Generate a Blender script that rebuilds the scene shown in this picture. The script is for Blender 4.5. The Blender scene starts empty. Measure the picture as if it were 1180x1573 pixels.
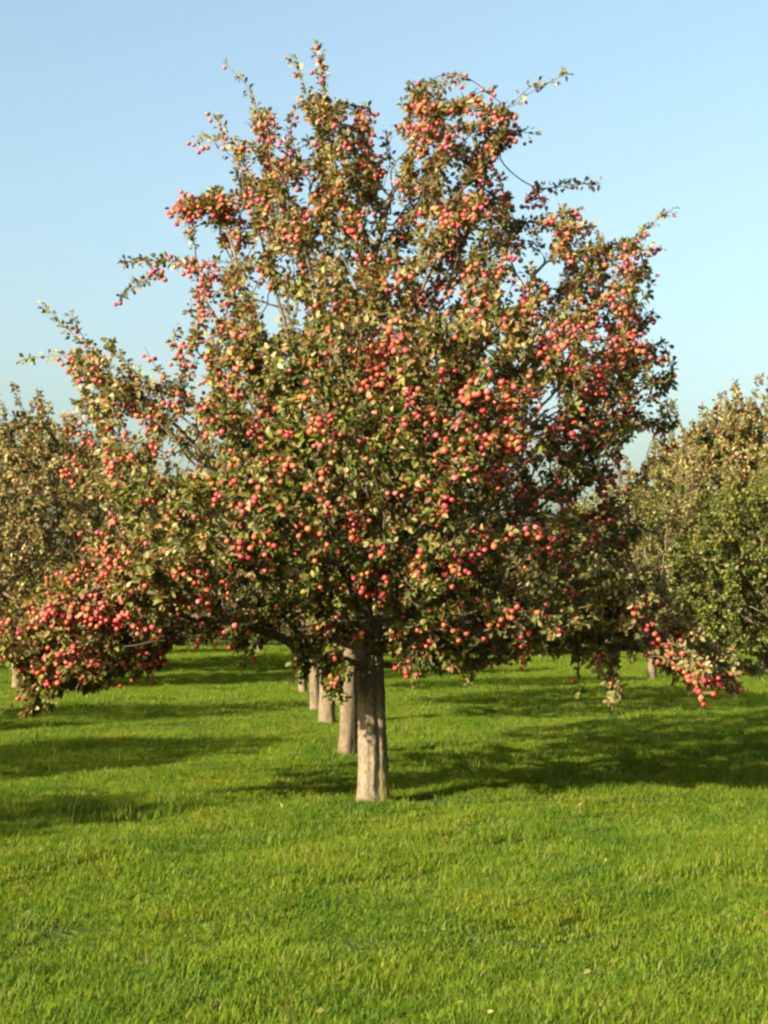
import bpy, math, random
import numpy as np
from mathutils import Vector, Matrix, Euler, noise as mnoise

rng = np.random.default_rng(7)
random.seed(7)
S = bpy.context.scene
COL = S.collection

# ------------------------------------------------------------------ camera, sky, sun, exposure
CAM_H = 1.89
FPX = 2512.0                      # focal length in pixels of the 1180x1573 photograph
PITCH = math.atan(153.5 / FPX)
cam = bpy.data.cameras.new('camera')
cam.sensor_fit = 'VERTICAL'; cam.sensor_height = 36.0
cam.lens = FPX / 1573 * 36.0
cam.clip_start = 0.1; cam.clip_end = 3000
camo = bpy.data.objects.new('camera', cam); COL.objects.link(camo)
camo.location = (0, 0, CAM_H)
camo.rotation_euler = (math.pi / 2 + PITCH, 0, 0)
S.camera = camo

SUN_EL = math.radians(21)
SH = Vector((math.sin(math.radians(48)), math.cos(math.radians(48))))   # way the shadows run on the ground
w = bpy.data.worlds.new('World'); S.world = w; w.use_nodes = True
wn = w.node_tree; wn.nodes.clear()
out = wn.nodes.new('ShaderNodeOutputWorld'); bg = wn.nodes.new('ShaderNodeBackground')
sky = wn.nodes.new('ShaderNodeTexSky'); sky.sky_type = 'NISHITA'; sky.sun_disc = False
sky.sun_elevation = SUN_EL
sky.sun_rotation = math.atan2(-SH.x, -SH.y) % (2 * math.pi)
sky.air_density = 1.0; sky.dust_density = 5.2; sky.ozone_density = 1.0; sky.altitude = 0
bg.inputs['Strength'].default_value = 0.0615
wb = wn.nodes.new('ShaderNodeMix'); wb.data_type = 'RGBA'; wb.blend_type = 'MULTIPLY'; wb.inputs[0].default_value = 1; wb.inputs[7].default_value = (1.02, 1.065, .96, 1)   # white balance of the blue
wn.links.new(sky.outputs[0], wb.inputs[6]); wn.links.new(wb.outputs[2], bg.inputs[0]); wn.links.new(bg.outputs[0], out.inputs[0])
sl = bpy.data.lights.new('sun', 'SUN'); sl.energy = 5.0; sl.angle = math.radians(0.53); sl.color = (1.0, 0.88, 0.68)
so = bpy.data.objects.new('sun', sl); COL.objects.link(so)
ldir = Vector((SH.x * math.cos(SUN_EL), SH.y * math.cos(SUN_EL), -math.sin(SUN_EL)))
so.rotation_euler = ldir.to_track_quat('-Z', 'Y').to_euler()
so.location = (-20, -20, 20)
S.view_settings.view_transform = 'Standard'; S.view_settings.look = 'None'
S.view_settings.exposure = 2.42; S.view_settings.gamma = 1.0
S.cycles.pixel_filter_type = 'BLACKMAN_HARRIS'; S.cycles.filter_width = 2.5
S.cycles.max_bounces = 6; S.cycles.transmission_bounces = 3; S.cycles.diffuse_bounces = 3

cp, sp = math.cos(PITCH), math.sin(PITCH)
def unproj(u, v, Y):
    """photo pixel + distance along the ground -> point"""
    a = (u - 590) / FPX; b = -(v - 786.5) / FPX
    dy = cp - b * sp; dz = sp + b * cp
    t = Y / dy
    return np.array([a * t, Y, CAM_H + dz * t])
def proj(P):
    P = np.atleast_2d(P); x = P[:, 0]; y = P[:, 1]; z = P[:, 2] - CAM_H
    f = y * cp + z * sp; up = -y * sp + z * cp
    return np.stack([590 + x / f * FPX, 786.5 - up / f * FPX], 1)

# ------------------------------------------------------------------ helpers
def tag(o, label=None, cat=None, group=None, kind=None):
    if label: o['label'] = label
    if cat: o['category'] = cat
    if group: o['group'] = group
    if kind: o['kind'] = kind
    return o
def link(o, parent=None):
    COL.objects.link(o)
    if parent: o.parent = parent
    return o
def empty(name, loc):
    o = bpy.data.objects.new(name, None); o.empty_display_size = .3; o.location = loc
    return link(o)
def mesh_np(name, V, F, mats, col=None, smooth=False, extra=None):
    """V (n,3), F (m,k) with k=3 or 4"""
    V = np.asarray(V, np.float32); F = np.asarray(F, np.int32)
    me = bpy.data.meshes.new(name)
    n, k = F.shape
    me.vertices.add(len(V)); me.vertices.foreach_set('co', V.ravel())
    me.loops.add(n * k); me.loops.foreach_set('vertex_index', F.ravel())
    me.polygons.add(n)
    me.polygons.foreach_set('loop_start', np.arange(0, n * k, k, dtype=np.int32))
    me.polygons.foreach_set('loop_total', np.full(n, k, np.int32))
    if smooth: me.polygons.foreach_set('use_smooth', np.ones(n, bool))
    if col is not None:
        a = me.attributes.new('tint', 'FLOAT_COLOR', 'POINT')
        c = np.ones((len(V), 4), np.float32); c[:, :3] = col
        a.data.foreach_set('color', c.ravel())
    me.update(); me.validate()
    for m in mats: me.materials.append(m)
    return me
def vnoise(P, s, seed=0):
    return np.array([mnoise.noise(Vector((p[0] * s + seed, p[1] * s - seed, p[2] * s + 2 * seed))) for p in P])

# ------------------------------------------------------------------ materials
def newmat(name):
    m = bpy.data.materials.new(name); m.use_nodes = True
    nt = m.node_tree; nt.nodes.clear()
    o = nt.nodes.new('ShaderNodeOutputMaterial')
    return m, nt, o
def N(nt, t, **kw):
    n = nt.nodes.new(t)
    for k, v in kw.items(): setattr(n, k, v)
    return n
def ramp(nt, stops):
    r = nt.nodes.new('ShaderNodeValToRGB'); e = r.color_ramp.elements
    while len(e) < len(stops): e.new(.5)
    for i, (p, c) in enumerate(stops): e[i].position = p; e[i].color = (*c, 1)
    return r

def leaf_material(name, back=(0.30, 0.30, 0.17), backmix=0.65, transl=0.32, rough=0.5, spec=.18):
    m, nt, o = newmat(name); L = nt.links.new
    at = N(nt, 'ShaderNodeAttribute', attribute_name='tint')
    geo = N(nt, 'ShaderNodeNewGeometry')
    bm = N(nt, 'ShaderNodeMath', operation='MULTIPLY'); bm.inputs[1].default_value = backmix
    L(geo.outputs['Backfacing'], bm.inputs[0])
    nz = N(nt, 'ShaderNodeTexNoise'); nz.inputs['Scale'].default_value = 45; nz.inputs['Detail'].default_value = 2
    hs = N(nt, 'ShaderNodeHueSaturation')
    mr = N(nt, 'ShaderNodeMapRange'); mr.inputs[3].default_value = .75; mr.inputs[4].default_value = 1.25
    L(nz.outputs[0], mr.inputs[0]); L(mr.outputs[0], hs.inputs['Value']); L(at.outputs['Color'], hs.inputs['Color'])
    mx = N(nt, 'ShaderNodeMix', data_type='RGBA'); mx.inputs[7].default_value = (*back, 1)
    L(bm.outputs[0], mx.inputs[0]); L(hs.outputs[0], mx.inputs[6])
    p = N(nt, 'ShaderNodeBsdfPrincipled'); p.inputs['Roughness'].default_value = rough
    p.inputs['Specular IOR Level'].default_value = spec
    L(mx.outputs[2], p.inputs['Base Color'])
    tr = N(nt, 'ShaderNodeBsdfTranslucent')
    hs2 = N(nt, 'ShaderNodeHueSaturation'); hs2.inputs['Saturation'].default_value = 1.25; hs2.inputs['Value'].default_value = 1.1
    L(at.outputs['Color'], hs2.inputs['Color']); L(hs2.outputs[0], tr.inputs[0])
    ms = N(nt, 'ShaderNodeMixShader'); ms.inputs[0].default_value = transl
    L(p.outputs[0], ms.inputs[1]); L(tr.outputs[0], ms.inputs[2]); L(ms.outputs[0], o.inputs[0])
    return m
M_leaf = leaf_material('apple_leaf', back=(0.112, 0.112, 0.0504), backmix=.40)
M_blade = leaf_material('grass_blade', back=(0.0504, 0.084, 0.0084), backmix=.2, transl=.38, rough=.75, spec=.06)
def meadow_patches(m):
    # lusher, yellower and drier patches of meadow, wherever the blade stands
    nt = m.node_tree; L = nt.links.new
    g = N(nt, 'ShaderNodeNewGeometry'); mp = N(nt, 'ShaderNodeMapping'); mp.inputs['Scale'].default_value = (1, .6, 0); L(g.outputs['Position'], mp.inputs[0])
    a = N(nt, 'ShaderNodeTexNoise'); a.inputs['Scale'].default_value = .9; a.inputs['Detail'].default_value = 5; a.inputs['Roughness'].default_value = .65; L(mp.outputs[0], a.inputs[0])
    r = ramp(nt, [(.3, (.55, .72, .8)), (.5, (1, 1, 1)), (.72, (1.42, 1.12, 1.3))]); L(a.outputs[0], r.inputs[0])
    at = [n for n in nt.nodes if n.type == 'ATTRIBUTE'][0]
    mu = N(nt, 'ShaderNodeMix', data_type='RGBA', blend_type='MULTIPLY'); mu.inputs[0].default_value = 1
    for l in [l for l in nt.links if l.from_node == at]:
        to = l.to_socket; nt.links.remove(l); L(mu.outputs[2], to)
    L(at.outputs['Color'], mu.inputs[6]); L(r.outputs[0], mu.inputs[7])
meadow_patches(M_blade)

def apple_material():
    m, nt, o = newmat('apple_skin'); L = nt.links.new
    at = N(nt, 'ShaderNodeAttribute', attribute_name='tint')
    tc = N(nt, 'ShaderNodeTexCoord')
    nz = N(nt, 'ShaderNodeTexNoise'); nz.inputs['Scale'].default_value = 22; nz.inputs['Detail'].default_value = 4
    L(tc.outputs['Object'], nz.inputs[0])
    r = ramp(nt, [(.47, (0, 0, 0)), (.66, (1, 1, 1))]); L(nz.outputs[0], r.inputs[0])
    sc = N(nt, 'ShaderNodeMath', operation='MULTIPLY'); sc.inputs[1].default_value = .5; L(r.outputs[0], sc.inputs[0])
    mx = N(nt, 'ShaderNodeMix', data_type='RGBA'); mx.inputs[7].default_value = (.28, .07, .02, 1)
    L(sc.outputs[0], mx.inputs[0]); L(at.outputs['Color'], mx.inputs[6])
    p = N(nt, 'ShaderNodeBsdfPrincipled'); p.inputs['Roughness'].default_value = .38; p.inputs['Specular IOR Level'].default_value = .3
    p.inputs['Subsurface Weight'].default_value = 0.0
    L(mx.outputs[2], p.inputs['Base Color']); L(p.outputs[0], o.inputs[0])
    return m
M_apple = apple_material()

def bark_material(name, c1, c2, moss=0.0, scale=1.0):
    m, nt, o = newmat(name); L = nt.links.new
    tc = N(nt, 'ShaderNodeTexCoord'); mp = N(nt, 'ShaderNodeMapping'); mp.inputs['Scale'].default_value = (1, 1, .28)
    L(tc.outputs['Object'], mp.inputs[0])
    v = N(nt, 'ShaderNodeTexVoronoi', feature='DISTANCE_TO_EDGE'); v.inputs['Scale'].default_value = 34 * scale
    n1 = N(nt, 'ShaderNodeTexNoise'); n1.inputs['Scale'].default_value = 14 * scale; n1.inputs['Detail'].default_value = 7
    n2 = N(nt, 'ShaderNodeTexNoise'); n2.inputs['Scale'].default_value = 60 * scale; n2.inputs['Detail'].default_value = 3
    L(mp.outputs[0], n1.inputs[0]); L(mp.outputs[0], n2.inputs[0])
    ad = N(nt, 'ShaderNodeMix', data_type='RGBA', blend_type='LINEAR_LIGHT'); ad.inputs[0].default_value = .05
    L(mp.outputs[0], ad.inputs[6]); L(n1.outputs[1], ad.inputs[7]); L(ad.outputs[2], v.inputs[0])
    r = ramp(nt, [(.25, c1), (.75, c2)]); L(n1.outputs[0], r.inputs[0])
    vr = ramp(nt, [(0, (.45, .42, .4)), (.09, (1, 1, 1))]); L(v.outputs[0], vr.inputs[0])
    mu = N(nt, 'ShaderNodeMix', data_type='RGBA', blend_type='MULTIPLY'); mu.inputs[0].default_value = .9
    L(r.outputs[0], mu.inputs[6]); L(vr.outputs[0], mu.inputs[7])
    # pale lichen flecks
    lr = ramp(nt, [(.6, (0, 0, 0)), (.68, (1, 1, 1))]); L(n2.outputs[0], lr.inputs[0])
    li = N(nt, 'ShaderNodeMix', data_type='RGBA'); li.inputs[7].default_value = (0.1904, 0.1792, 0.1288, 1)
    lm = N(nt, 'ShaderNodeMath', operation='MULTIPLY'); lm.inputs[1].default_value = .55
    L(lr.outputs[0], lm.inputs[0]); L(lm.outputs[0], li.inputs[0]); L(mu.outputs[2], li.inputs[6])
    last = li.outputs[2]
    if moss:
        # yellow-green lichen growing up one side from the foot
        sx = N(nt, 'ShaderNodeSeparateXYZ'); L(tc.outputs['Object'], sx.inputs[0])
        a = N(nt, 'ShaderNodeMapRange'); a.inputs[1].default_value = .02; a.inputs[2].default_value = .12
        L(sx.outputs[0], a.inputs[0])
        b = N(nt, 'ShaderNodeMapRange'); b.inputs[1].default_value = .75; b.inputs[2].default_value = .05; L(sx.outputs[2], b.inputs[0])
        c = N(nt, 'ShaderNodeMath', operation='MULTIPLY'); L(a.outputs[0], c.inputs[0]); L(b.outputs[0], c.inputs[1])
        d = ramp(nt, [(.35, (.25, .25, .25)), (.6, (1, 1, 1))]); L(n1.outputs[0], d.inputs[0])
        e = N(nt, 'ShaderNodeMath', operation='MULTIPLY'); L(c.outputs[0], e.inputs[0]); L(d.outputs[0], e.inputs[1])
        e2 = N(nt, 'ShaderNodeMath', operation='MULTIPLY'); e2.inputs[1].default_value = moss; L(e.outputs[0], e2.inputs[0])
        mo = N(nt, 'ShaderNodeMix', data_type='RGBA'); mo.inputs[7].default_value = (0.1344, 0.1232, 0.0168, 1)
        L(e2.outputs[0], mo.inputs[0]); L(last, mo.inputs[6]); last = mo.outputs[2]
    p = N(nt, 'ShaderNodeBsdfPrincipled'); p.inputs['Roughness'].default_value = .9; p.inputs['Specular IOR Level'].default_value = .2
    L(last, p.inputs['Base Color'])
    bu = N(nt, 'ShaderNodeBump'); bu.inputs['Strength'].default_value = .8; bu.inputs['Distance'].default_value = .012
    L(mu.outputs[2], bu.inputs['Height']); L(bu.outputs[0], p.inputs['Normal']); L(p.outputs[0], o.inputs[0])
    return m
M_bark = bark_material('main_bark', (.055, .043, .028), (.145, .116, .076), moss=1.0)
M_bark2 = bark_material('far_bark', (0.056, 0.04032, 0.02352), (0.1232, 0.0924, 0.05488))
M_twig = bark_material('twig_bark', (0.0448, 0.03472, 0.02352), (0.0952, 0.0784, 0.0504), scale=2)

def ground_material():
    m, nt, o = newmat('meadow_ground'); L = nt.links.new
    g = N(nt, 'ShaderNodeNewGeometry')
    n1 = N(nt, 'ShaderNodeTexNoise'); n1.inputs['Scale'].default_value = .7; n1.inputs['Detail'].default_value = 6
    n2 = N(nt, 'ShaderNodeTexNoise'); n2.inputs['Scale'].default_value = 14; n2.inputs['Detail'].default_value = 6
    mp = N(nt, 'ShaderNodeMapping'); mp.inputs['Scale'].default_value = (1, .5, 1)
    L(g.outputs['Position'], mp.inputs[0]); L(mp.outputs[0], n1.inputs[0]); L(g.outputs['Position'], n2.inputs[0])
    r1 = ramp(nt, [(.3, (0.028, 0.0532, 0.00448)), (.7, (0.056, 0.0784, 0.00784))]); L(n1.outputs[0], r1.inputs[0])
    r2 = ramp(nt, [(.3, (.45, .45, .45)), (.7, (1.1, 1.1, 1.1))]); L(n2.outputs[0], r2.inputs[0])
    mu = N(nt, 'ShaderNodeMix', data_type='RGBA', blend_type='MULTIPLY'); mu.inputs[0].default_value = 1
    L(r1.outputs[0], mu.inputs[6]); L(r2.outputs[0], mu.inputs[7])
    p = N(nt, 'ShaderNodeBsdfPrincipled'); p.inputs['Roughness'].default_value = 1; p.inputs['Specular IOR Level'].default_value = .1
    L(mu.outputs[2], p.inputs['Base Color'])
    bu = N(nt, 'ShaderNodeBump'); bu.inputs['Strength'].default_value = 1; bu.inputs['Distance'].default_value = .08
    L(n2.outputs[0], bu.inputs['Height']); L(bu.outputs[0], p.inputs['Normal']); L(p.outputs[0], o.inputs[0])
    return m
M_ground = ground_material()

# ------------------------------------------------------------------ ground
def gz(x, y):
    """gently uneven meadow; smooth closed form so everything can sit on it"""
    return (0.022 * np.sin(x * 1.3 + 0.7 * y) * np.cos(y * 1.1 - .4 * x) + 0.018 * np.sin(x * 2.7 - 1.9 * y + 1)
            + 0.03 * np.sin(.35 * x + .9) * np.sin(.28 * y + 2))
def axis(lo, hi, fine_lo, fine_hi, d):
    a = list(np.arange(fine_lo, fine_hi, d)); s = d; x = fine_hi
    while x < hi: a.append(x); s *= 1.15; x += s
    a.append(hi); s = d * 1.15; x = fine_lo - s
    while x > lo: a.insert(0, x); s *= 1.15; x -= s
    a.insert(0, lo)
    return np.array(a)
gx = axis(-900, 900, -12, 14, .25); gy = axis(-200, 1500, 4, 55, .25)
X, Y = np.meshgrid(gx, gy); Z = gz(X, Y)
V = np.stack([X.ravel(), Y.ravel(), Z.ravel()], 1)
nx, ny = len(gx), len(gy)
I = (np.arange(ny - 1)[:, None] * nx + np.arange(nx - 1)[None]).ravel()
F = np.stack([I, I + 1, I + 1 + nx, I + nx], 1)
ground = link(bpy.data.objects.new('ground', mesh_np('ground', V, F, [M_ground], smooth=True)))
tag(ground, 'wide green orchard meadow running back under the apple trees', kind='structure')

# ------------------------------------------------------------------ leaves (vectorised)
LEAF_V = np.array([[0, 0, 0], [-.5, .33, .10], [.5, .33, .10], [-.42, .68, .06], [.42, .68, .06], [0, 1, -.12], [0, .5, -.04]])
LEAF_F = np.array([[0, 6, 1], [0, 2, 6], [1, 6, 3], [2, 4, 6], [3, 6, 5], [4, 5, 6]])
FAR_V = np.array([[0, 0, 0], [-.5, .5, .08], [.5, .5, .08], [0, 1, -.1]])
FAR_F = np.array([[0, 2, 1], [1, 2, 3]])
def unit(a): return a / np.maximum(np.linalg.norm(a, axis=-1, keepdims=True), 1e-9)
def frames(axis_d, normal):
    y = unit(axis_d); x = unit(np.cross(y, normal)); z = np.cross(x, y)
    return x, y, z
def leaves_mesh(name, P, D, Nn, Ln, W, C, mat, far=False):
    T, TF = (FAR_V, FAR_F) if far else (LEAF_V, LEAF_F)
    x, y, z = frames(D, Nn); n = len(P)
    V = (P[:, None] + x[:, None] * (T[None, :, 0:1] * W[:, None, None]) + y[:, None] * (T[None, :, 1:2] * Ln[:, None, None])
         + z[:, None] * (T[None, :, 2:3] * Ln[:, None, None]))
    F = (TF[None] + (np.arange(n) * len(T))[:, None, None]).reshape(-1, 3)
    return mesh_np(name, V.reshape(-1, 3), F, [mat], col=np.repeat(C, len(T), axis=0), smooth=True)

# ------------------------------------------------------------------ apples
def apple_template(seg, rings):
    V = [(0, 0, .40)]; 
    for i in range(1, rings):
        th = math.pi * i / rings
        r = math.sin(th) * (1 - .10 * math.cos(th) * -1) * .52
        z = math.cos(th) * .46 - .06 * math.exp(-(math.sin(th) / .35) ** 2) * math.copysign(1, math.cos(th))
        for j in range(seg):
            a = 2 * math.pi * j / seg; V.append((r * math.cos(a), r * math.sin(a), z))
    V.append((0, 0, -.40)); V = np.array(V); V[0, 2] = .36; V[-1, 2] = -.40
    F = []
    for j in range(seg): F.append((0, 1 + j, 1 + (j + 1) % seg))
    for i in range(rings - 2):
        for j in range(seg):
            a = 1 + i * seg + j; b = 1 + i * seg + (j + 1) % seg
            F += [(a, a + seg, b), (b, a + seg, b + seg)]
    last = len(V) - 1; o = 1 + (rings - 2) * seg
    for j in range(seg): F.append((last, o + (j + 1) % seg, o + j))
    return V, np.array(F)
AP_HI = apple_template(10, 7); AP_LO = apple_template(6, 5)
APPLE_COLS = np.array([(.18, .006, .020), (.26, .014, .030), (.27, .026, .022), (.15, .005, .028), (.27, .050, .020), (.27, .030, .065), (.22, .010, .026)])
apple_meshes = []
for i, c in enumerate(APPLE_COLS):
    V, F = AP_HI
    side = np.clip(.5 + .9 * (V[:, 0] * math.cos(i) + V[:, 1] * math.sin(i)) + .3, 0, 1)[:, None]
    col = c * side + np.array((0.28, 0.1008, 0.028)) * (1 - side) * .8 + c * .2 * (1 - side)
    # stalk
    sv = np.array([(-.02, -.015, .34), (.02, -.015, .34), (0, .02, .34), (.03, .02, .75)])
    sf = np.array([(0, 1, 3), (1, 2, 3), (2, 0, 3)]) + len(V)
    V2 = np.vstack([V, sv]); F2 = np.vstack([F, sf]); col = np.vstack([col, np.tile((.10, .07, .03), (4, 1))])
    apple_meshes.append(mesh_np('apple', V2 * .054, F2, [M_apple], col=col, smooth=True))
def apples_mesh(name, P, size, idx, far=False):
    V0, F0 = AP_LO; n = len(P)
    R = np.array([np.array(Euler((random.uniform(-.5, .5), random.uniform(-.5, .5), random.uniform(0, 6.3))).to_matrix()) for _ in range(n)])
    V = np.einsum('nij,vj->nvi', R, V0) * size[:, None, None] + P[:, None]
    F = (F0[None] + (np.arange(n) * len(V0))[:, None, None]).reshape(-1, 3)
    side = np.clip(.8 + .9 * V0[:, 0], 0, 1)[None, :, None]
    c = APPLE_COLS[idx][:, None] * side + np.array((0.252, 0.084, 0.0224)) * (1 - side)
    return mesh_np(name, V.reshape(-1, 3), F, [M_apple], col=c.reshape(-1, 3), smooth=True)

# ------------------------------------------------------------------ branching (space colonisation)
def colonise(start, A, step, kill, iters=220, up=.04, jitter=.14, r=None):
    nodes = [np.array(p, float) for p in start]; par = [-1] + list(range(len(start) - 1))
    A = A.copy(); alive = np.ones(len(A), bool)
    NP = np.array(nodes); d = np.linalg.norm(A[:, None] - NP[None], axis=2)
    near = d.argmin(1); nd = d.min(1); kids = {}
    for it in range(iters):
        if not alive.any(): break
        ia = np.where(alive)[0]
        nn = near[ia]; dirs = unit(A[ia] - NP[nn])
        acc = np.zeros((len(NP), 3)); np.add.at(acc, nn, dirs)
        use = np.unique(nn)
        new = []; npar = []
        for k in use:
            v = acc[k]; l = np.linalg.norm(v)
            if l < .05: v = r.normal(size=3); l = np.linalg.norm(v)
            v = v / l + r.normal(size=3) * jitter; v[2] += up
            p = NP[k] + step * v / np.linalg.norm(v)
            if any(np.linalg.norm(NP[c] - p) < step * .45 for c in kids.get(k, ())):
                continue
            if len(kids.get(k, ())) >= 3: continue
            new.append(p); npar.append(k)
        if not new: break
        base = len(NP); newA = np.array(new)
        for j, k in enumerate(npar): kids.setdefault(k, []).append(base + j)
        NP = np.vstack([NP, newA]); par += npar
        dd = np.linalg.norm(A[ia][:, None] - newA[None], axis=2)
        m = dd.min(1); am = dd.argmin(1)
        b = m < nd[ia]
        near[ia[b]] = base + am[b]; nd[ia[b]] = m[b]
        alive[ia[nd[ia] < kill]] = False
        # attractors whose nearest node cannot grow any more are dropped
        full = np.array([len(kids.get(k, ())) >= 3 for k in near[ia]])
        alive[ia[full & (nd[ia] < kill * 2.2)]] = False
    return NP, par

def radii(NP, par, tip, ex=2.35):
    n = len(NP); acc = np.zeros(n); ch = [[] for _ in range(n)]
    for i, p in enumerate(par):
        if p >= 0: ch[p].append(i)
    order = sorted(range(n), key=lambda i: -i)      # children always come after parents
    r = np.zeros(n); h = np.zeros(n, int)
    for i in order:
        if not ch[i]: r[i] = tip; h[i] = 0
        else:
            r[i] = sum(r[c] ** ex for c in ch[i]) ** (1 / ex) + .00008; h[i] = 1 + max(h[c] for c in ch[i])
    return r, h, ch
def chains(par, r, ch, root=0):
    out = []; st = [(root, None)]
    while st:
        s, p = st.pop(); c = ([p] if p is not None else []) + [s]; i = s
        while ch[i]:
            k = sorted(ch[i], key=lambda q: -r[q])
            for q in k[1:]: st.append((q, i))
            i = k[0]; c.append(i)
        out.append(c)
    return out
def tubes(clist, NP, r, sides, first_from_child=True):
    Vs = []; Fs = []; o = 0
    for c in clist:
        P = NP[c]; R = r[c].copy()
        if first_from_child and len(R) > 1: R[0] = min(R[0], R[1] * 1.25)
        if len(P) < 2: continue
        t = np.gradient(P, axis=0); t = unit(t)
        ref = np.array([0.31, .95, .05]) if abs(t[0][1]) < .8 else np.array([.95, .1, .3])
        x = unit(np.cross(t, ref)); y = np.cross(t, x)
        a = np.arange(sides) / sides * 2 * np.pi
        ring = P[:, None] + (x[:, None] * np.cos(a)[None, :, None] + y[:, None] * np.sin(a)[None, :, None]) * R[:, None, None]
        n = len(P); Vs.append(ring.reshape(-1, 3))
        i = np.arange(n - 1)[:, None] * sides; j = np.arange(sides)[None]; j2 = (j + 1) % sides
        Fs.append(np.stack([i + j, i + j2, i + sides + j2, i + sides + j], -1).reshape(-1, 4) + o); o += n * sides
    return np.vstack(Vs), np.vstack(Fs)

# ------------------------------------------------------------------ trunk
def trunk_mesh(name, height, r0, r1, mat, flute=0.0, lean=(0, 0), seg=48, rings=40, seed=1.0, bury=.12):
    Vs = []
    for i in range(rings + 1):
        t = i / rings; z = -bury + t * (height + bury)
        zz = max(z, 0)
        r = r0 + (r1 - r0) * (zz / height) ** .8 + .035 * r0 / .16 * math.exp(-zz / .10)
        cx = lean[0] * zz / height; cy = lean[1] * zz / height
        for j in range(seg):
            a = 2 * math.pi * j / seg
            # deep furrow between a broad and a narrow lobe on the side that faces the camera
            fa = math.radians(-62) + .10 * math.sin(z * 3.1)
            d = (a - fa + math.pi) % (2 * math.pi) - math.pi
            f = 1 - flute * math.exp(-(d / .19) ** 2) * (1 - .25 * math.sin(z * 5))
            f += .05 * math.sin(3 * a + z * 1.2 + seed) + .025 * math.sin(7 * a - z * 2 + seed)
            q = Vector((math.cos(a) * 3.2, math.sin(a) * 3.2, z * 2.4 + seed * 7))
            q2 = Vector((math.cos(a) * 11, math.sin(a) * 11, z * 9 + seed * 3))
            f += .08 * mnoise.noise(q) + .06 * mnoise.noise(q2)
            Vs.append((cx + r * f * math.cos(a), cy + r * f * math.sin(a), z))
    F = [(i * seg + j, i * seg + (j + 1) % seg, (i + 1) * seg + (j + 1) % seg, (i + 1) * seg + j) for i in range(rings) for j in range(seg)]
    return mesh_np(name, np.array(Vs), np.array(F), [mat], smooth=True)

# ------------------------------------------------------------------ foliage on a skeleton
PAL = {  # sunlit-independent leaf colours
    'green': [(.050, .086, .010), (.085, .115, .012), (.125, .15, .016), (.035, .060, .010), (.18, .185, .022)],
    'olive': [(.15, .135, .024), (.20, .17, .04), (.12, .12, .02), (.24, .19, .055), (.08, .085, .018)],
    'tan': [(.30, .24, .10), (.36, .30, .13), (.25, .19, .075), (.22, .20, .07), (.40, .33, .16)],
    'rust': [(.22, .10, .04), (.28, .13, .06), (.18, .09, .035)],
}
for k in PAL: PAL[k] = np.array(PAL[k]) * (.58 if k != 'tan' else .56)
def pick_cols(wts, r):
    """wts (n,4) weights for green, olive, tan, rust"""
    wts = wts / wts.sum(1, keepdims=True); cum = wts.cumsum(1); u = r.random((len(wts), 1)); k = (u > cum).sum(1).clip(0, 3)
    C = np.zeros((len(wts), 3))
    for i, nme in enumerate(('green', 'olive', 'tan', 'rust')):
        m = k == i; C[m] = PAL[nme][r.integers(0, len(PAL[nme]), m.sum())]
    return C * r.uniform(.8, 1.25, (len(C), 1))
def foliage(NP, par, h, centre, per, hmax, size, r, outw=.5):
    idx = np.where((h <= hmax))[0]; idx = idx[idx > 3]
    cnt = r.poisson(per, len(idx)) if np.isscalar(per) else r.poisson(per[idx])
    k = np.repeat(idx, cnt); n = len(k)
    pk = np.array(par)[k]; t = r.random((n, 1))
    B = NP[k] * t + NP[pk] * (1 - t)
    tw = unit(NP[k] - NP[pk])
    D = unit(r.normal(size=(n, 3)) + tw * .55 + unit(B - centre) * .25 + np.array([0, 0, -.25]))
    P = B + D * r.uniform(.012, .035, (n, 1))
    Nn = unit(r.normal(size=(n, 3)) * .75 + unit(B - centre) * outw + np.array([0, 0, .75]))
    Ln = r.uniform(.72, 1.2, n) * size; W = Ln * r.uniform(.5, .66, n)
    return k, P, D, Nn, Ln, W

# ------------------------------------------------------------------ MAIN TREE
BASE_D = 16.16
TB = unproj(573, 1237, BASE_D); TB[2] = gz(TB[0], TB[1])
OUT = np.array([(545,985),(505,1010),(450,1012),(440,985),(400,985),(370,992),(330,985),(275,985),(250,1030),(200,1045),(130,1068),(60,1062),(35,1035),(60,995),(5,965),(45,905),(110,860),(140,800),
 (125,740),(95,705),(92,660),(112,610),(98,575),(85,545),(125,520),(190,556),(235,585),(268,610),(292,560),(275,535),(300,500),(312,455),(298,418),(240,412),(250,385),(330,402),(345,372),(338,345),
 (260,338),(258,305),(320,285),(358,285),(350,235),(398,225),(388,180),(402,150),(432,175),(428,232),(470,240),(500,205),(455,165),(480,138),(530,158),(582,176),(562,225),(600,262),(575,300),(612,330),
 (618,210),(628,155),(662,128),(700,150),(745,165),(790,160),(780,205),(748,240),(778,290),(795,345),(822,375),(838,325),(900,345),(960,360),(1000,378),(978,430),(1000,500),(1030,555),(1022,620),
 (1030,680),(1005,722),(958,742),(972,800),(962,850),(1010,890),(1035,960),(1100,1000),(1128,1042),(1060,1065),(1005,1015),(958,995),(940,1055),(905,1000),(862,1012),(852,965),(822,1012),(745,1015),
 (718,1045),(645,1035),(600,1005)], float)
HOLES = [(430,480,34,26),(130,680,24,34),(270,700,30,20),(210,660,22,16),(842,622,20,20),(395,440,14,22),(795,430,10,40),(838,400,12,34),(905,770,14,10),(985,690,26,20),(960,735,16,18),(330,690,22,18),
         (600,300,12,40),(640,250,9,30),(470,285,22,14),(380,330,16,14),(700,270,10,10),(300,650,20,14)]
DARKS = [(900,900,55,60),(790,480,16,14),(740,540,16,16),(800,860,40,30)]
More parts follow.
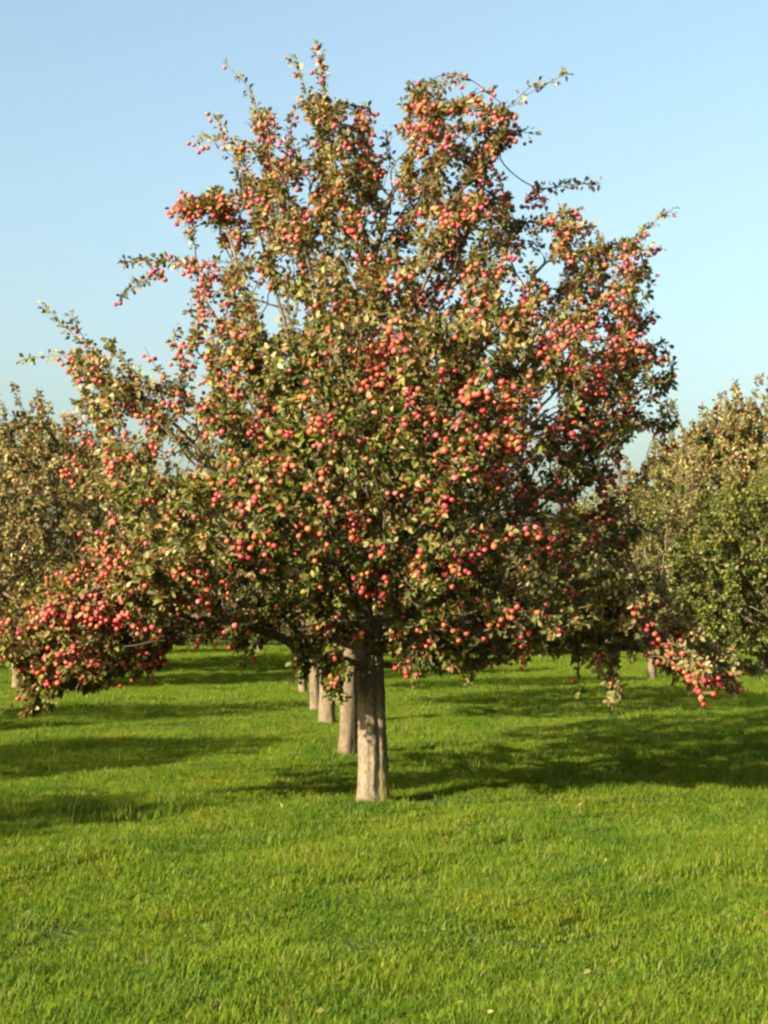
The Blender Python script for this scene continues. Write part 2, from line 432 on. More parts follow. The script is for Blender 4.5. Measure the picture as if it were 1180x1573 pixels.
def in_poly(P, poly):
    x, y = P[:, 0], P[:, 1]; ins = np.zeros(len(P), bool); j = len(poly) - 1
    for i in range(len(poly)):
        xi, yi = poly[i]; xj, yj = poly[j]
        c = ((yi > y) != (yj > y)) & (x < (xj - xi) * (y - yi) / (yj - yi + 1e-9) + xi); ins ^= c; j = i
    return ins
def poly_dist(P, poly):
    best = np.full(len(P), 1e9)
    for i in range(len(poly)):
        a = poly[i]; b = poly[(i + 1) % len(poly)]; ab = b - a
        t = np.clip(((P - a) @ ab) / (ab @ ab), 0, 1)
        best = np.minimum(best, np.linalg.norm(P - a - t[:, None] * ab, axis=1))
    return best
def halfdepth(P):
    d = poly_dist(P, OUT) / 157.0
    hd = 3.0 * np.sqrt(np.clip(1 - (1 - np.clip(d / 2.1, 0, 1)) ** 2, 0, 1)) + .12
    return hd * np.clip((P[:, 1] - 20) / 480, .45, 1)
r1 = np.random.default_rng(11)
UV = np.stack([r1.uniform(0, 1135, 90000), r1.uniform(120, 1075, 90000)], 1)
UV = UV[in_poly(UV, OUT)]
hd = halfdepth(UV)
nper = 1
s = r1.uniform(-1, 1, len(UV)); s = np.sign(s) * np.abs(s) ** .5          # more towards the shell
keep = r1.random(len(UV)) < np.clip(hd / 3.1 + .35 * ((UV[:, 1] > 860) & ((UV[:, 0] < 330) | (UV[:, 0] > 840))) + .5 * (UV[:, 1] < 350), .2, 1)
UV, hd, s = UV[keep], hd[keep], s[keep]
# sky gaps go all the way through; dark pockets only open the front
ok = np.ones(len(UV), bool)
for (cx, cy, ax, ay) in HOLES: ok &= (((UV[:, 0] - cx) / (ax + 6)) ** 2 + ((UV[:, 1] - cy) / (ay + 6)) ** 2 > 1)
for (cx, cy, ax, ay) in DARKS: ok &= ~((((UV[:, 0] - cx) / ax) ** 2 + ((UV[:, 1] - cy) / ay) ** 2 < 1) & (s < .1))
UV, hd, s = UV[ok], hd[ok], s[ok]
A = np.array([unproj(u, v, BASE_D + q) for (u, v), q in zip(UV, hd * s)])
nz = vnoise(A, 1.35, 3) + .5 * vnoise(A, 3.1, 9)
m = nz > np.where(UV[:, 1] < 350, -.5, -.24)
A, UV = A[m], UV[m]
sel = r1.permutation(len(A))[:11500]; A = A[sel]
# boughs and skirts that always carry leaves: (points, radius in photo pixels, attractors)
BOUGHS = [([(880,900),(960,930),(1040,990),(1122,1045)],38,420),([(840,930),(858,1005)],26,90),([(900,950),(930,1020),(940,1062)],22,130),([(960,880),(1000,930)],35,120),
 ([(400,850),(300,880),(200,890),(120,920),(60,960),(28,990)],50,700),([(260,930),(180,960),(120,1015),(60,1050)],36,420),([(560,955),(500,985),(450,1000)],26,140),([(480,975),(508,1050)],17,110),
 ([(640,960),(700,1020)],30,120),([(760,950),(800,1000)],32,120),([(440,900),(360,960),(290,965)],34,220),([(600,960),(625,1020)],20,70),([(500,960),(515,1062)],22,240),([(700,900),(800,930),(860,960)],45,200),
 ([(500,340),(500,230),(482,165)],34,220),([(570,330),(555,190)],24,110),([(600,350),(612,265)],24,170),([(400,340),(400,170)],22,130),([(300,330),(370,320),(420,330)],24,120),([(670,340),(650,150)],36,300),([(740,330),(765,170)],26,180),
 ([(630,150),(680,118),(740,140)],12,60),([(300,500),(320,430),(300,400)],20,90),([(120,560),(200,600),(280,620)],26,180),([(860,340),(900,400)],34,150),([(980,390),(960,480),(1000,560),(1000,660)],30,260)]
ext = []
for pl, rr, nn_ in BOUGHS:
    pl = np.array(pl, float); seg = np.linalg.norm(np.diff(pl, axis=0), axis=1); cum = np.concatenate([[0], seg.cumsum()])
    dd_ = r1.normal() * .35 - (.9 if pl[:, 1].mean() > 850 else 0)
    for t in r1.uniform(0, cum[-1], nn_):
        c_ = np.array([np.interp(t, cum, pl[:, 0]), np.interp(t, cum, pl[:, 1])]) + r1.normal(size=2) * rr * .5
        ext.append(unproj(c_[0], c_[1], BASE_D + dd_ + r1.normal() * rr / 157 * .9))
for _ in range(900):     # full leafy front over the heart of the tree
    ext.append(unproj(r1.normal(585, 75), r1.uniform(470, 870), BASE_D - r1.uniform(.9, 2.5)))
for _ in range(320):     # and a dense mass at the back of the lower right
    ext.append(unproj(r1.normal(860, 60), r1.uniform(800, 985), BASE_D + r1.uniform(.3, 2.2)))
A = np.vstack([A, np.array(ext)])
A = A[A[:, 2] > .75]
FORK = TB + np.array([-.03, .02, 1.62])
startpts = [FORK + np.array([0, 0, -.25]), FORK - np.array([0, 0, .1]), FORK]
NP, par = colonise(startpts, A, .10, .125, iters=130, r=r1)
print("main nodes", len(NP), len(A))
# outline shoots: follow the photograph's sprays
SPR = [[(490,200),(498,130),(487,68)],[(480,180),(465,120),(443,82)],[(402,190),(380,130),(342,95)],[(385,240),(352,215),(328,178)],[(372,228),(335,215),(302,212)],
 [(630,200),(640,150),(668,116),(705,112),(742,135),(775,165)],[(745,190),(790,155),(825,124)],[(788,162),(835,132),(870,115)],[(772,255),(800,278),(828,292),(872,285),(925,281)],[(828,292),(836,318),(850,350)],
 [(775,175),(735,168),(700,162)],[(958,388),(990,352),(1035,320)],[(960,382),(990,388),(1018,380)],[(300,402),(240,398),(187,402)],[(245,418),(208,438),(185,456)],
 [(165,565),(112,512),(60,462)],[(175,570),(128,522),(107,475)],[(135,545),(82,545),(33,552)],[(232,592),(195,560),(165,520)],[(268,602),(238,562),(222,530)],[(1015,600),(1034,570),(1028,545)],
 [(590,285),(602,240),(592,205)],[(462,250),(440,205),(455,165)],[(785,200),(820,205)],[(985,725),(1032,680)],[(900,985),(935,1020),(940,1075)],[(885,985),(892,1070)],[(60,1040),(28,1072),(0,1100)],
 [(455,925),(410,975),(368,1022)],[(1080,1040),(1132,1052)],[(290,335),(292,365)],[(460,285),(445,255),(415,262)],[(150,990),(120,1060)],[(520,980),(508,1052)],[(490,975),(458,1045)],[(700,985),(722,1050)],
 [(640,950),(660,1030)],[(285,560),(262,520),(272,505)],[(810,320),(812,300)],[(560,250),(590,235)],[(640,1000),(640,1050)],[(350,235),(345,225)],[(1020,660),(1036,640)],[(230,985),(235,1040)],[(200,600),(190,570)]]
spr_nodes = []
for sp_ in SPR:
    d0 = BASE_D + r1.uniform(-.6, .3)
    if sp_[0][1] > 900: d0 = BASE_D - r1.uniform(.6, 1.3)
    pts = [unproj(u, v, d0 + .1 * i) for i, (u, v) in enumerate(sp_)]
    k = int(np.linalg.norm(NP - pts[0], axis=1).argmin()); prev = k
    path = [NP[k]] + pts
    P = []
    for a, b in zip(path[:-1], path[1:]):
        n = max(1, int(round(np.linalg.norm(b - a) / .10)))
        for q in range(1, n + 1): P.append(a + (b - a) * q / n + r1.normal(size=3) * .008)
    # soften corners
    P = np.array(P)
    for _ in range(2):
        if len(P) > 2: P[1:-1] = .5 * P[1:-1] + .25 * (P[:-2] + P[2:])
    for p in P:
        NP = np.vstack([NP, p]); par.append(prev); prev = len(NP) - 1; spr_nodes.append(prev)
rad, hgt, ch = radii(NP, par, .0036)
BIG = tag(empty('apple_tree', TB), 'largest apple tree, loaded with red apples, standing in front of all the others', 'tree', 'apple trees of the orchard')
TBv = TB
def loc(P): return np.asarray(P) - TBv
tm = trunk_mesh('trunk', 1.85, .150, .128, M_bark, flute=.15, lean=(-.04, .02), seg=72, rings=90, seed=1.3)
link(bpy.data.objects.new('trunk', tm), BIG)
rad[:3] = .10
for i_ in range(3, len(rad)): rad[i_] = min(rad[i_], .085)
cl = chains(par, rad, ch)
big = [c for c in cl if rad[c[min(1, len(c) - 1)]] > .026]
small = [c for c in cl if rad[c[min(1, len(c) - 1)]] <= .026]
for c in big:
    V, F = tubes([c], loc(NP), rad, 9)
    link(bpy.data.objects.new('limb', mesh_np('limb', V, F, [M_bark2], smooth=True)), BIG)
V, F = tubes(small, loc(NP), rad, 4)
link(bpy.data.objects.new('twigs', mesh_np('twigs', V, F, [M_twig], smooth=True)), BIG)['kind'] = 'stuff'

# leaves
CEN = unproj(575, 720, BASE_D)
per = np.full(len(NP), 12.0); _q = proj(NP); per *= 1 + .35 * (_q[:, 1] < 330) + .9 * ((_q[:, 1] > 880) & (_q[:, 0] > 870)) + .5 * ((_q[:, 1] > 850) & (_q[:, 0] < 330)); per *= 1 + .7 * ((_q[:, 1] > 850) & (_q[:, 0] > 360) & (_q[:, 0] < 780)); per[spr_nodes] = 9
pj = proj(NP)
cl_n = vnoise(NP, 2.2, 21)
per *= np.clip(1 + 1.5 * cl_n, .2, 2.1)
sn = set(spr_nodes)
k, P, D, Nn, Ln, W = foliage(NP, par, hgt, CEN, per, 7, .069, r1)
uv = proj(P)
nA = vnoise(P, .9, 40); nB = vnoise(P, 3.0, 60)
wt = np.zeros((len(P), 4))
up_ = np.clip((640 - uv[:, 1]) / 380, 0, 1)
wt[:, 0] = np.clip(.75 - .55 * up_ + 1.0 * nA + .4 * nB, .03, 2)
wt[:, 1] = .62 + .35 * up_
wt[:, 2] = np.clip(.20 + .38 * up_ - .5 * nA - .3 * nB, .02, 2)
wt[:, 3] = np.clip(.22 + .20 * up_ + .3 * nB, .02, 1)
for (cx, cy, ax, ay, g) in [(1000,940,60,90,2.2),(1060,1020,70,50,2.0),(830,985,35,45,1.6),(930,1035,30,50,1.5),(150,600,90,60,1.2),(500,170,50,50,1.2),(1010,345,40,40,1.6),(370,120,50,40,1.2),(790,170,50,40,1.0),(80,700,60,60,1.0),(440,500,40,50,.8)]:
    q = np.exp(-((uv[:, 0] - cx) / ax) ** 2 - ((uv[:, 1] - cy) / ay) ** 2)
    wt[:, 2] += g * q; wt[:, 0] *= 1 - .7 * q
for (cx, cy, ax, ay, g) in [(910,520,110,170,.9),(700,250,100,120,.8),(430,250,120,120,.7),(120,930,120,90,1.0),(600,550,80,80,.5),(340,480,60,110,.7),(800,650,80,100,.5),(250,640,90,70,.5)]:
    q = np.exp(-((uv[:, 0] - cx) / ax) ** 2 - ((uv[:, 1] - cy) / ay) ** 2)
    wt[:, 3] += g * q; wt[:, 0] *= 1 - .4 * q
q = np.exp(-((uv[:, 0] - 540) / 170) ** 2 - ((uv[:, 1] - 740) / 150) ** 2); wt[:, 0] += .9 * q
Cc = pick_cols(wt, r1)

# apples: gathered at the photo's clusters, on real twigs
CLU = [(590,520,14),(585,545,10),(620,510,7),(565,575,8),(495,655,9),(490,625,5),(410,640,6),(385,665,5),(290,540,9),(320,460,6),(325,425,6),(285,300,12),(268,325,5),(300,405,6),(250,400,4),(340,330,6),(430,240,7),
 (405,180,5),(365,210,2),(310,212,2),(330,180,2),(560,180,8),(550,235,9),(590,260,4),(550,330,6),(500,300,6),(640,170,8),(640,200,5),(680,210,8),(730,130,5),(745,275,12),(735,300,7),(760,180,7),(800,205,4),
 (800,280,4),(820,290,4),(700,330,6),(690,380,9),(720,330,7),(655,435,9),(680,430,5),(790,390,7),(820,460,10),(850,450,8),(870,500,10),(900,480,8),(845,540,8),(875,550,7),(940,540,12),(965,470,8),(985,510,9),
 (1000,540,7),(925,500,7),(880,380,8),(870,345,5),(945,380,6),(970,385,5),(940,600,12),(950,620,8),(900,650,7),(930,710,7),(935,745,8),(945,770,5),(920,590,6),(800,680,10),(770,650,6),(720,600,7),(730,620,6),
 (770,600,7),(650,640,7),(660,670,5),(640,610,6),(740,665,5),(705,715,7),(760,720,6),(690,780,5),(705,860,16),(640,850,9),(690,915,9),(680,930,7),(545,780,6),(545,820,6),(525,870,6),(510,745,6),(510,940,5),
 (430,700,4),(410,830,7),(370,855,7),(345,730,4),(320,640,5),(300,600,5),(355,600,5),(260,620,4),(210,640,7),(225,655,5),(120,670,6),(100,715,8),(95,705,3),(160,710,5),(180,820,9),(190,840,6),(170,870,8),
 (75,920,11),(95,940,10),(50,940,8),(20,960,6),(120,930,10),(155,940,10),(180,930,10),(190,960,8),(150,1000,10),(170,1000,8),(100,1000,8),(70,1030,8),(245,975,9),(230,1020,5),(320,930,5),(325,965,6),(290,880,5),
 (285,800,5),(380,760,4),(880,880,5),(860,750,5),(850,790,4),(800,760,4),(1000,970,6),(1020,985,8),(1060,1030,7),(1120,1050,4),(1080,1050,5),(750,830,6),(820,830,5),(560,890,6),(590,880,6),(610,640,4),
 (520,170,3),(470,290,3),(370,310,4),(360,370,4),(450,360,4),(560,400,4),(600,420,4),(740,430,5),(780,480,4),(530,470,3),(350,500,3),(230,560,3),(135,560,4),(95,545,3),(730,230,5),(775,300,4),(840,850,4),
 (800,930,4),(770,960,3),(720,960,3),(790,1000,4),(610,1020,3),(640,980,3),(60,870,3),(120,870,5),(455,810,4),(620,760,4),(830,600,4),(860,640,4),(955,690,3)]
# gaps in the crown where sky shows
gap = np.zeros(len(P), bool)
for (cx, cy, ax, ay) in HOLES: gap |= ((uv[:, 0] - cx) / ax) ** 2 + ((uv[:, 1] - cy) / ay) ** 2 < 1
gap &= r1.random(len(P)) < .75
k, P, D, Nn, Ln, W, Cc, uv = [a[~gap] for a in (k, P, D, Nn, Ln, W, Cc, uv)]
leafy = np.where((hgt <= 6))[0]; lp = pj[leafy]
AP = []
for (u, v, n) in CLU:
    d = np.hypot(lp[:, 0] - u, lp[:, 1] - v); c = leafy[d < 24]
    if len(c) == 0: c = leafy[np.argsort(d)[:3]]
    c = c[np.argsort(NP[c][:, 1])[:max(4, int(n * .8) + 2)]]
    for _ in range(int(n * 2.6 + .5)):
        q = NP[r1.choice(c)]; AP.append(q + r1.normal(size=3) * (.045, .045, .04) + np.array([0, -.03, -.045]))
nrand = 1700
c = r1.choice(leafy, nrand)
for i in c:
    q = NP[i]
    for _ in range(r1.integers(1, 3)): AP.append(q + r1.normal(size=3) * .03 + np.array([0, -.01, -.045]))
# keep apples from running into each other
keepA = []; grid_ = {}
AP = np.array(AP)
for p in AP:
    cell = tuple((p // .05).astype(int))
    near_ = [q for a in (-1, 0, 1) for b in (-1, 0, 1) for c_ in (-1, 0, 1) for q in grid_.get((cell[0] + a, cell[1] + b, cell[2] + c_), ())]
    if all(np.sum((p - q) ** 2) > .05 ** 2 for q in near_): keepA.append(p); grid_.setdefault(cell, []).append(p)
AP = np.array(keepA)
print('apples', len(AP), 'leaves', len(P))
mid = P + D * Ln[:, None] * .5
from mathutils import kdtree
kd = kdtree.KDTree(len(AP))
for i, p in enumerate(AP): kd.insert(p, i)
kd.balance()
okl = np.ones(len(P), bool)
for i, p in enumerate(mid):
    co, j, dd = kd.find(p)
    # no leaf through an apple, and few right in front of one
    if dd < .034 or (dd < .10 and p[1] < co[1] - .01 and abs(p[0] - co[0]) < .05 and abs(p[2] - co[2]) < .05 and r1.random() < .05): okl[i] = False
k, P, D, Nn, Ln, W, Cc, uv = [a[okl] for a in (k, P, D, Nn, Ln, W, Cc, uv)]
# the outline shoots' leaves, the ones that can be told apart, are leaf objects
single = np.array([i for i in np.where(np.isin(k, spr_nodes))[0] if uv[i, 1] < 620 or uv[i, 1] > 1015])
single = r1.permutation(single)[:300]
rest = np.ones(len(P), bool); rest[single] = False
for far_, m_ in ((False, rest & (P[:, 1] < BASE_D - .3)), (True, rest & (P[:, 1] >= BASE_D - .3))):
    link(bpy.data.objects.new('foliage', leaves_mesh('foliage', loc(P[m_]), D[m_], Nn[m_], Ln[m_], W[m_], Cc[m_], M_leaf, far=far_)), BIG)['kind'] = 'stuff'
print('main leaves', rest.sum())
lm = []
for i in range(8):
    col = np.tile([(0.168, 0.1456, 0.0672), (.10, .13, .03), (.17, .16, .05), (.36, .30, .14), (.07, .11, .02), (.22, .19, .07), (.13, .14, .04), (.28, .22, .09)][i], (7, 1))
    V = LEAF_V * (.58, 1, 1); V[:, 2] *= (.7, 1, 1.4, .5)[i % 4]
    lm.append(mesh_np('leaf', V, LEAF_F, [M_leaf], col=col, smooth=True))
xx, yy, zz = frames(D[single], Nn[single])
for q, i in enumerate(single):
    o = bpy.data.objects.new('leaf', lm[q % 8]); s_ = Ln[i]
    Mx = Matrix((xx[q] * s_, yy[q] * s_, zz[q] * s_)).transposed().to_4x4(); Mx.translation = Vector(P[i] - TBv)
    o.matrix_basis = Mx; link(o, BIG)
# nearest-looking 300 apples as parts, the rest as one
auv = proj(AP); order = np.argsort(AP[:, 1] + r1.random(len(AP)) * .5)
first, others = order[:300], order[300:]
ai = r1.choice(len(APPLE_COLS), len(AP), p=[.22, .20, .14, .14, .08, .10, .12])
for i in first:
    o = bpy.data.objects.new('apple', apple_meshes[ai[i]]); o.location = AP[i] - TBv
    o.rotation_euler = (random.uniform(-.5, .5), random.uniform(-.5, .5), random.uniform(0, 6.28))
    s_ = random.uniform(.78, 1.14); o.scale = (s_, s_, s_ * random.uniform(.9, 1.02)); link(o, BIG)
link(bpy.data.objects.new('apples', apples_mesh('apples', loc(AP[others]), r1.uniform(.040, .060, len(others)), ai[others])), BIG)['kind'] = 'stuff'

# ------------------------------------------------------------------ other orchard trees
def far_tree_parts(seed, H, R, zb, nA, step, kill, leaf, per, wts, napples, trunk_r, sides=4, shoots=14, trunk_h=1.9):
    """meshes of one tree standing at the origin: list of (name, mesh, kind)"""
    r = np.random.default_rng(seed)
    U = unit(r.normal(size=(nA * 4, 3))) * (r.random((nA * 4, 1)) ** (1 / 4.2))
    zc = (H + zb) / 2
    A = U * (R, R, (H - zb) / 2)
    # fuller low, ragged and narrower on top
    q = (A[:, 2] / ((H - zb) / 2))
    A[:, :2] *= np.where(q > 0, 1 - .25 * q ** 2, 1.0)[:, None]
    A[:, 2] += zc
    nzv = vnoise(A, .9, seed) + .5 * vnoise(A, 2.3, seed + 5)
    A = A[nzv > -.2][:nA]
    NPt, pt = colonise([np.array((0, 0, trunk_h - .4)), np.array((0, 0, trunk_h - .15)), np.array((0, 0, trunk_h + .1))], A, step, kill, iters=90, r=r)
    pt = list(pt)
    # upright water shoots on the top
    top = np.where(NPt[:, 2] > H * .72)[0]
    for _ in range(shoots):
        k = int(r.choice(top)); L_ = r.uniform(.3, 1.25); dd = unit(np.array([r.normal() * .3, r.normal() * .3, 1]))
        prev = k
        for t in range(1, int(L_ / .12) + 1):
            NPt = np.vstack([NPt, NPt[prev] + dd * .12 + r.normal(size=3) * .01]); pt.append(prev); prev = len(NPt) - 1
    rd, hh, chh = radii(NPt, pt, .0045); rd[:3] = trunk_r * .8
    cc = chains(pt, rd, chh)
    parts = [('trunk', trunk_mesh('trunk', trunk_h + .1, trunk_r, trunk_r * .85, M_bark2, flute=.08, seg=24, rings=26, seed=seed * .7), None)]
    V, F = tubes([c for c in cc if rd[c[min(1, len(c) - 1)]] > .02] or cc[:1], NPt, rd, 6)
    parts.append(('limbs', mesh_np('limbs', V, F, [M_bark2], smooth=True), 'stuff'))
    V, F = tubes([c for c in cc if rd[c[min(1, len(c) - 1)]] <= .02], NPt, rd, 3)
    parts.append(('twigs', mesh_np('twigs', V, F, [M_twig], smooth=True), 'stuff'))
    k, P, D, Nn, Ln, W = foliage(NPt, pt, hh, np.array((0, 0, zc)), per, 7, leaf, r)
    nA_ = vnoise(P, .8, seed + 9)
    wt = np.tile(np.array(wts, float), (len(P), 1))
    upz = np.clip((P[:, 2] - zc) / (H - zc), -.5, 1)
    wt[:, 0] *= np.clip(1 + 1.5 * nA_ - .5 * upz, .1, 3); wt[:, 2] *= np.clip(1 - 1.5 * nA_ + .6 * upz, .1, 3)
    parts.append(('crown', leaves_mesh('crown', P, D, Nn, Ln, W, pick_cols(wt, r), M_leaf, far=True), 'stuff'))
    if napples:
        lf = np.where(hh < 6)[0]; c = r.choice(lf, napples // 3)
        Pq = np.repeat(NPt[c], 3, axis=0) + r.normal(size=(len(c) * 3, 3)) * .07 + np.array([0, -.02, -.05])
        parts.append(('apples', apples_mesh('apples', Pq, r.uniform(.07, .088, len(Pq)), r.integers(0, len(APPLE_COLS), len(Pq))), 'stuff'))
    print('tree', seed, 'nodes', len(NPt), 'leaves', len(P))
    return parts
def place_tree(parts, x, y, rz, s, label, name='apple_tree', sz=None, group='apple trees of the orchard'):
    root = empty(name, (x, y, gz(x, y))); root.rotation_euler = (0, 0, rz); root.scale = (s, s, sz or s)
    tag(root, label, 'tree', group)
    for nm, me, kd_ in parts:
        o = link(bpy.data.objects.new(nm, me), root)
        if kd_: o['kind'] = kd_
    return root
T_row = far_tree_parts(31, 5.7, 2.5, 1.5, 2600, .13, .17, .10, 9, (.6, .5, .15, .06), 360, .118)
T_olive = far_tree_parts(33, 7.0, 3.6, .55, 4200, .14, .185, .13, 11, (.3, .65, .45, .35), 0, .15, shoots=60)
T_green = far_tree_parts(37, 6.6, 3.4, .7, 3600, .14, .185, .13, 11, (2.2, .5, .05, .0), 0, .15, shoots=45)
def at(u, d): return (u - 590) * d / FPX
def own_trunk(parts, seed, r_, lean, h=1.9):
    return [('trunk', trunk_mesh('trunk', h + .1, r_, r_ * random.uniform(.8, .92), M_bark2, flute=random.uniform(0, .14), lean=lean, seg=28, rings=30, seed=seed), None)] + [p for p in parts if p[0] != 'trunk']
place_tree(own_trunk(T_row, 2.2, .122, (.05, 0)), at(534, 21.3), 21.3, .4, .97, 'second apple tree of the main row, pale trunk just left of the largest trunk')
place_tree(own_trunk(T_row, 5.1, .145, (-.06, .03)), at(503, 27.6), 27.6, 2.2, .95, 'third apple tree of the main row, its trunk dark in shade')
place_tree(own_trunk(T_row, 8.4, .105, (.03, -.05)), at(485, 31.5), 31.5, 3.9, .92, 'fourth apple tree of the main row, its pale trunk beside the shaded one')
place_tree(own_trunk(T_row, 9.9, .12, (-.08, 0)), at(468, 38.6), 38, 5.3, .85, 'fifth and farthest apple tree of the main row, its thin trunk furthest from the largest')
place_tree(T_olive, at(30, 41), 41, 1.1, .98, 'olive and tan apple tree at the left edge behind the lit boughs of the largest')
T_plain = [p for p in T_row if p[0] != 'apples']
place_tree(T_plain, at(1000, 45), 45, 2.9, 1.05, 'apple tree whose thin pale trunk stands below the drooping bough at right')
place_tree(T_olive, at(1100, 50), 50, 2.2, .85, 'olive apple tree close behind the tree with the thin pale trunk at right', sz=1.1)
place_tree(T_olive, at(110, 50), 50, 5.2, 1.0, 'olive apple tree between the left edge and the low left boughs of the largest')
place_tree(T_green, at(1190, 44), 44, .3, .86, 'bright green apple tree cut by the right edge of the picture')
place_tree(T_olive, at(1170, 51), 51, 4.4, 1.2, 'tall olive apple tree with ragged upright shoots above the green one')
place_tree(T_green, at(-120, 52), 52, 4.0, .95, 'green apple tree behind the olive one at the left edge')
# the next row to the left stands outside the picture; its shadows cross the grass
for (x, y, rz, s, t, lb) in [(-12.3, 7.5, .5, .9, T_row, 'apple tree outside the picture whose shadow lies lowest on the grass at left'),
                         (-11.6, 15.0, 2.0, .92, T_row, 'apple tree outside the picture whose shadow lies farther back on the grass at left'),
                         (-12.2, 23.4, 4.0, .95, T_row, 'apple tree outside the picture whose shadow lies farthest back at left')]:
    place_tree(t, x, y, rz, s, lb)
# beyond: more orchard closing the view
far = [(-60, 68, 'dark green apple tree far behind at the left edge'), (250, 62, 'green apple tree far behind the left low boughs of the largest'), (400, 74, 'small green apple tree far behind, left of the row of trunks'),
       (610, 66, 'green apple tree far behind, just right of the largest trunk'), (760, 72, 'distant green apple tree behind the shaded lower right of the largest crown'), (880, 80, 'distant apple tree between the shaded crown and the right-hand trees'),
       (1080, 84, 'distant apple tree glimpsed between the trunks at right'), (150, 86, 'distant apple tree at left beyond the olive one')]
for i, (u, d, lb) in enumerate(far):
    place_tree(T_green if i % 2 else T_olive, at(u, d), d, i * 1.3, .86 + .04 * (i % 3), lb)

# hedge across the far end of the orchard
def hedge_mesh(n, x0, x1, y, Hh, seed):
    r = np.random.default_rng(seed)
    P = np.stack([r.uniform(x0, x1, n), y + r.normal(size=n) * 1.1, r.random(n) ** .8 * Hh], 1)
    top = Hh * (.75 + .35 * np.sin(P[:, 0] * .5) * np.sin(P[:, 0] * .17 + 1))
    P[:, 2] *= top / Hh
    wt = np.tile((.5, .6, .3, .25), (n, 1)).astype(float)
    D = unit(r.normal(size=(n, 3))); Nn = unit(r.normal(size=(n, 3)) + (0, -.3, .6)); Ln = r.uniform(.12, .24, n)
    return leaves_mesh('hedge', P, D, Nn, Ln, Ln * .6, pick_cols(wt, r), M_leaf, far=True)
hg = link(bpy.data.objects.new('hedge', hedge_mesh(60000, -42, 46, 96, 3.6, 5)))
tag(hg, 'overgrown hedge closing the far end of the orchard behind the trunks', 'hedge', kind='stuff')

# ------------------------------------------------------------------ grass
def patch(seed, n=1150, R=.36, hmin=.03, hmax=.088, wd=.0030, straw=.03):
    r = np.random.default_rng(seed)
    a = r.uniform(0, 2 * np.pi, n); q = np.sqrt(r.random(n)) * R
    B = np.stack([q * np.cos(a), q * np.sin(a), np.full(n, -.02)], 1)
    H = r.uniform(hmin, hmax, n) * (.8 + .4 * np.sin(B[:, 0] * 9 + seed) * np.cos(B[:, 1] * 8))
    az = r.uniform(0, 2 * np.pi, n); dirr = np.stack([np.cos(az), np.sin(az), np.zeros(n)], 1); sd = np.stack([-np.sin(az), np.cos(az), np.zeros(n)], 1)
    bend = r.uniform(.1, .9, n)[:, None] * H[:, None]
    W = r.uniform(.7, 1.4, n)[:, None] * wd
    up = np.array([0, 0, 1.0])
    m = B + up * H[:, None] * .6 + dirr * bend * .28; t = B + up * H[:, None] * r.uniform(.85, 1.05, (n, 1)) + dirr * bend
    V = np.stack([B - sd * W, B + sd * W, m - sd * W * .75, m + sd * W * .75, t], 1)
    F = np.array([[0, 1, 3], [0, 3, 2], [2, 3, 4]])[None] + (np.arange(n) * 5)[:, None, None]
    base = np.array([(.060, .104, .006), (.088, .128, .008), (.038, .078, .005), (.125, .152, .016), (.066, .112, .007)])
    C = base[r.integers(0, 5, n)] * r.uniform(.8, 1.2, (n, 1))
    st = r.random(n) < straw; C[st] = (0.168, 0.1456, 0.0672)
    return mesh_np('grass_patch', V.reshape(-1, 3), F.reshape(-1, 3), [M_blade], col=np.repeat(C, 5, 0), smooth=True)
pc = bpy.data.collections.new('grass_patches')
for i in range(6):
    pc.objects.link(bpy.data.objects.new('grass_patch_%d' % i, patch(100 + i, straw=[.02, .04, .03, .09, .04, .02][i])))
for i in range(2):   # lusher, longer tussocks
    pc.objects.link(bpy.data.objects.new('grass_patch_%d' % (6 + i), patch(200 + i, n=320, R=.22, hmin=.06, hmax=.13, wd=.0038, straw=.10)))
r2 = np.random.default_rng(77); pts = []
def strip(y0, y1, dens, sc):
    n = int((y1 - y0) * ((y0 + y1) / 2 * .62 + 3) * dens)
    y = r2.uniform(y0, y1, n); hw = y * .31 + 1.5; x = r2.uniform(-1, 1, n) * hw
    for a, b in zip(x, y): pts.append((a, b, sc * r2.uniform(.8, 1.15)))
strip(5.5, 12, 16, 1.0); strip(12, 20, 13, 1.1); strip(20, 32, 7.5, 1.3); strip(32, 60, 3.2, 1.6); strip(60, 90, 1.0, 2.6)
ring = len(pts)
for (tx, ty, tr_) in [(TB[0], TB[1], .17), (at(534, 21.3), 21.3, .15), (at(503, 27.6), 27.6, .17), (at(485, 31.5), 31.5, .14)]:
    for _ in range(16):     # longer grass the mower leaves round each trunk
        a = r2.uniform(0, 6.28); q = tr_ + r2.uniform(-.02, .14); pts.append((tx + q * math.cos(a), ty + q * math.sin(a), .62))
pts = np.array(pts); n = len(pts)
cn = np.array([mnoise.noise(Vector((p[0] * .5, p[1] * .35, 3))) + .6 * mnoise.noise(Vector((p[0] * 1.7, p[1] * 1.1, 8))) for p in pts])
hz = pts[:, 2] * np.clip(1 + .5 * cn, .6, 1.6)
vid = r2.integers(0, 6, n); tus = (r2.random(n) < .10) | (cn > .5) & (r2.random(n) < .3); vid[tus] = r2.integers(6, 8, tus.sum()); vid[ring:] = 6; hz[ring:] = .85
gm = bpy.data.meshes.new('grass'); gm.vertices.add(n)
gm.vertices.foreach_set('co', np.stack([pts[:, 0], pts[:, 1], gz(pts[:, 0], pts[:, 1])], 1).astype(np.float32).ravel())
def at_f(nm, tp, arr, key):
    a = gm.attributes.new(nm, tp, 'POINT'); a.data.foreach_set(key, np.asarray(arr).ravel())
at_f('rotz', 'FLOAT_VECTOR', np.stack([np.zeros(n), np.zeros(n), r2.uniform(0, 6.28, n)], 1).astype(np.float32), 'vector')
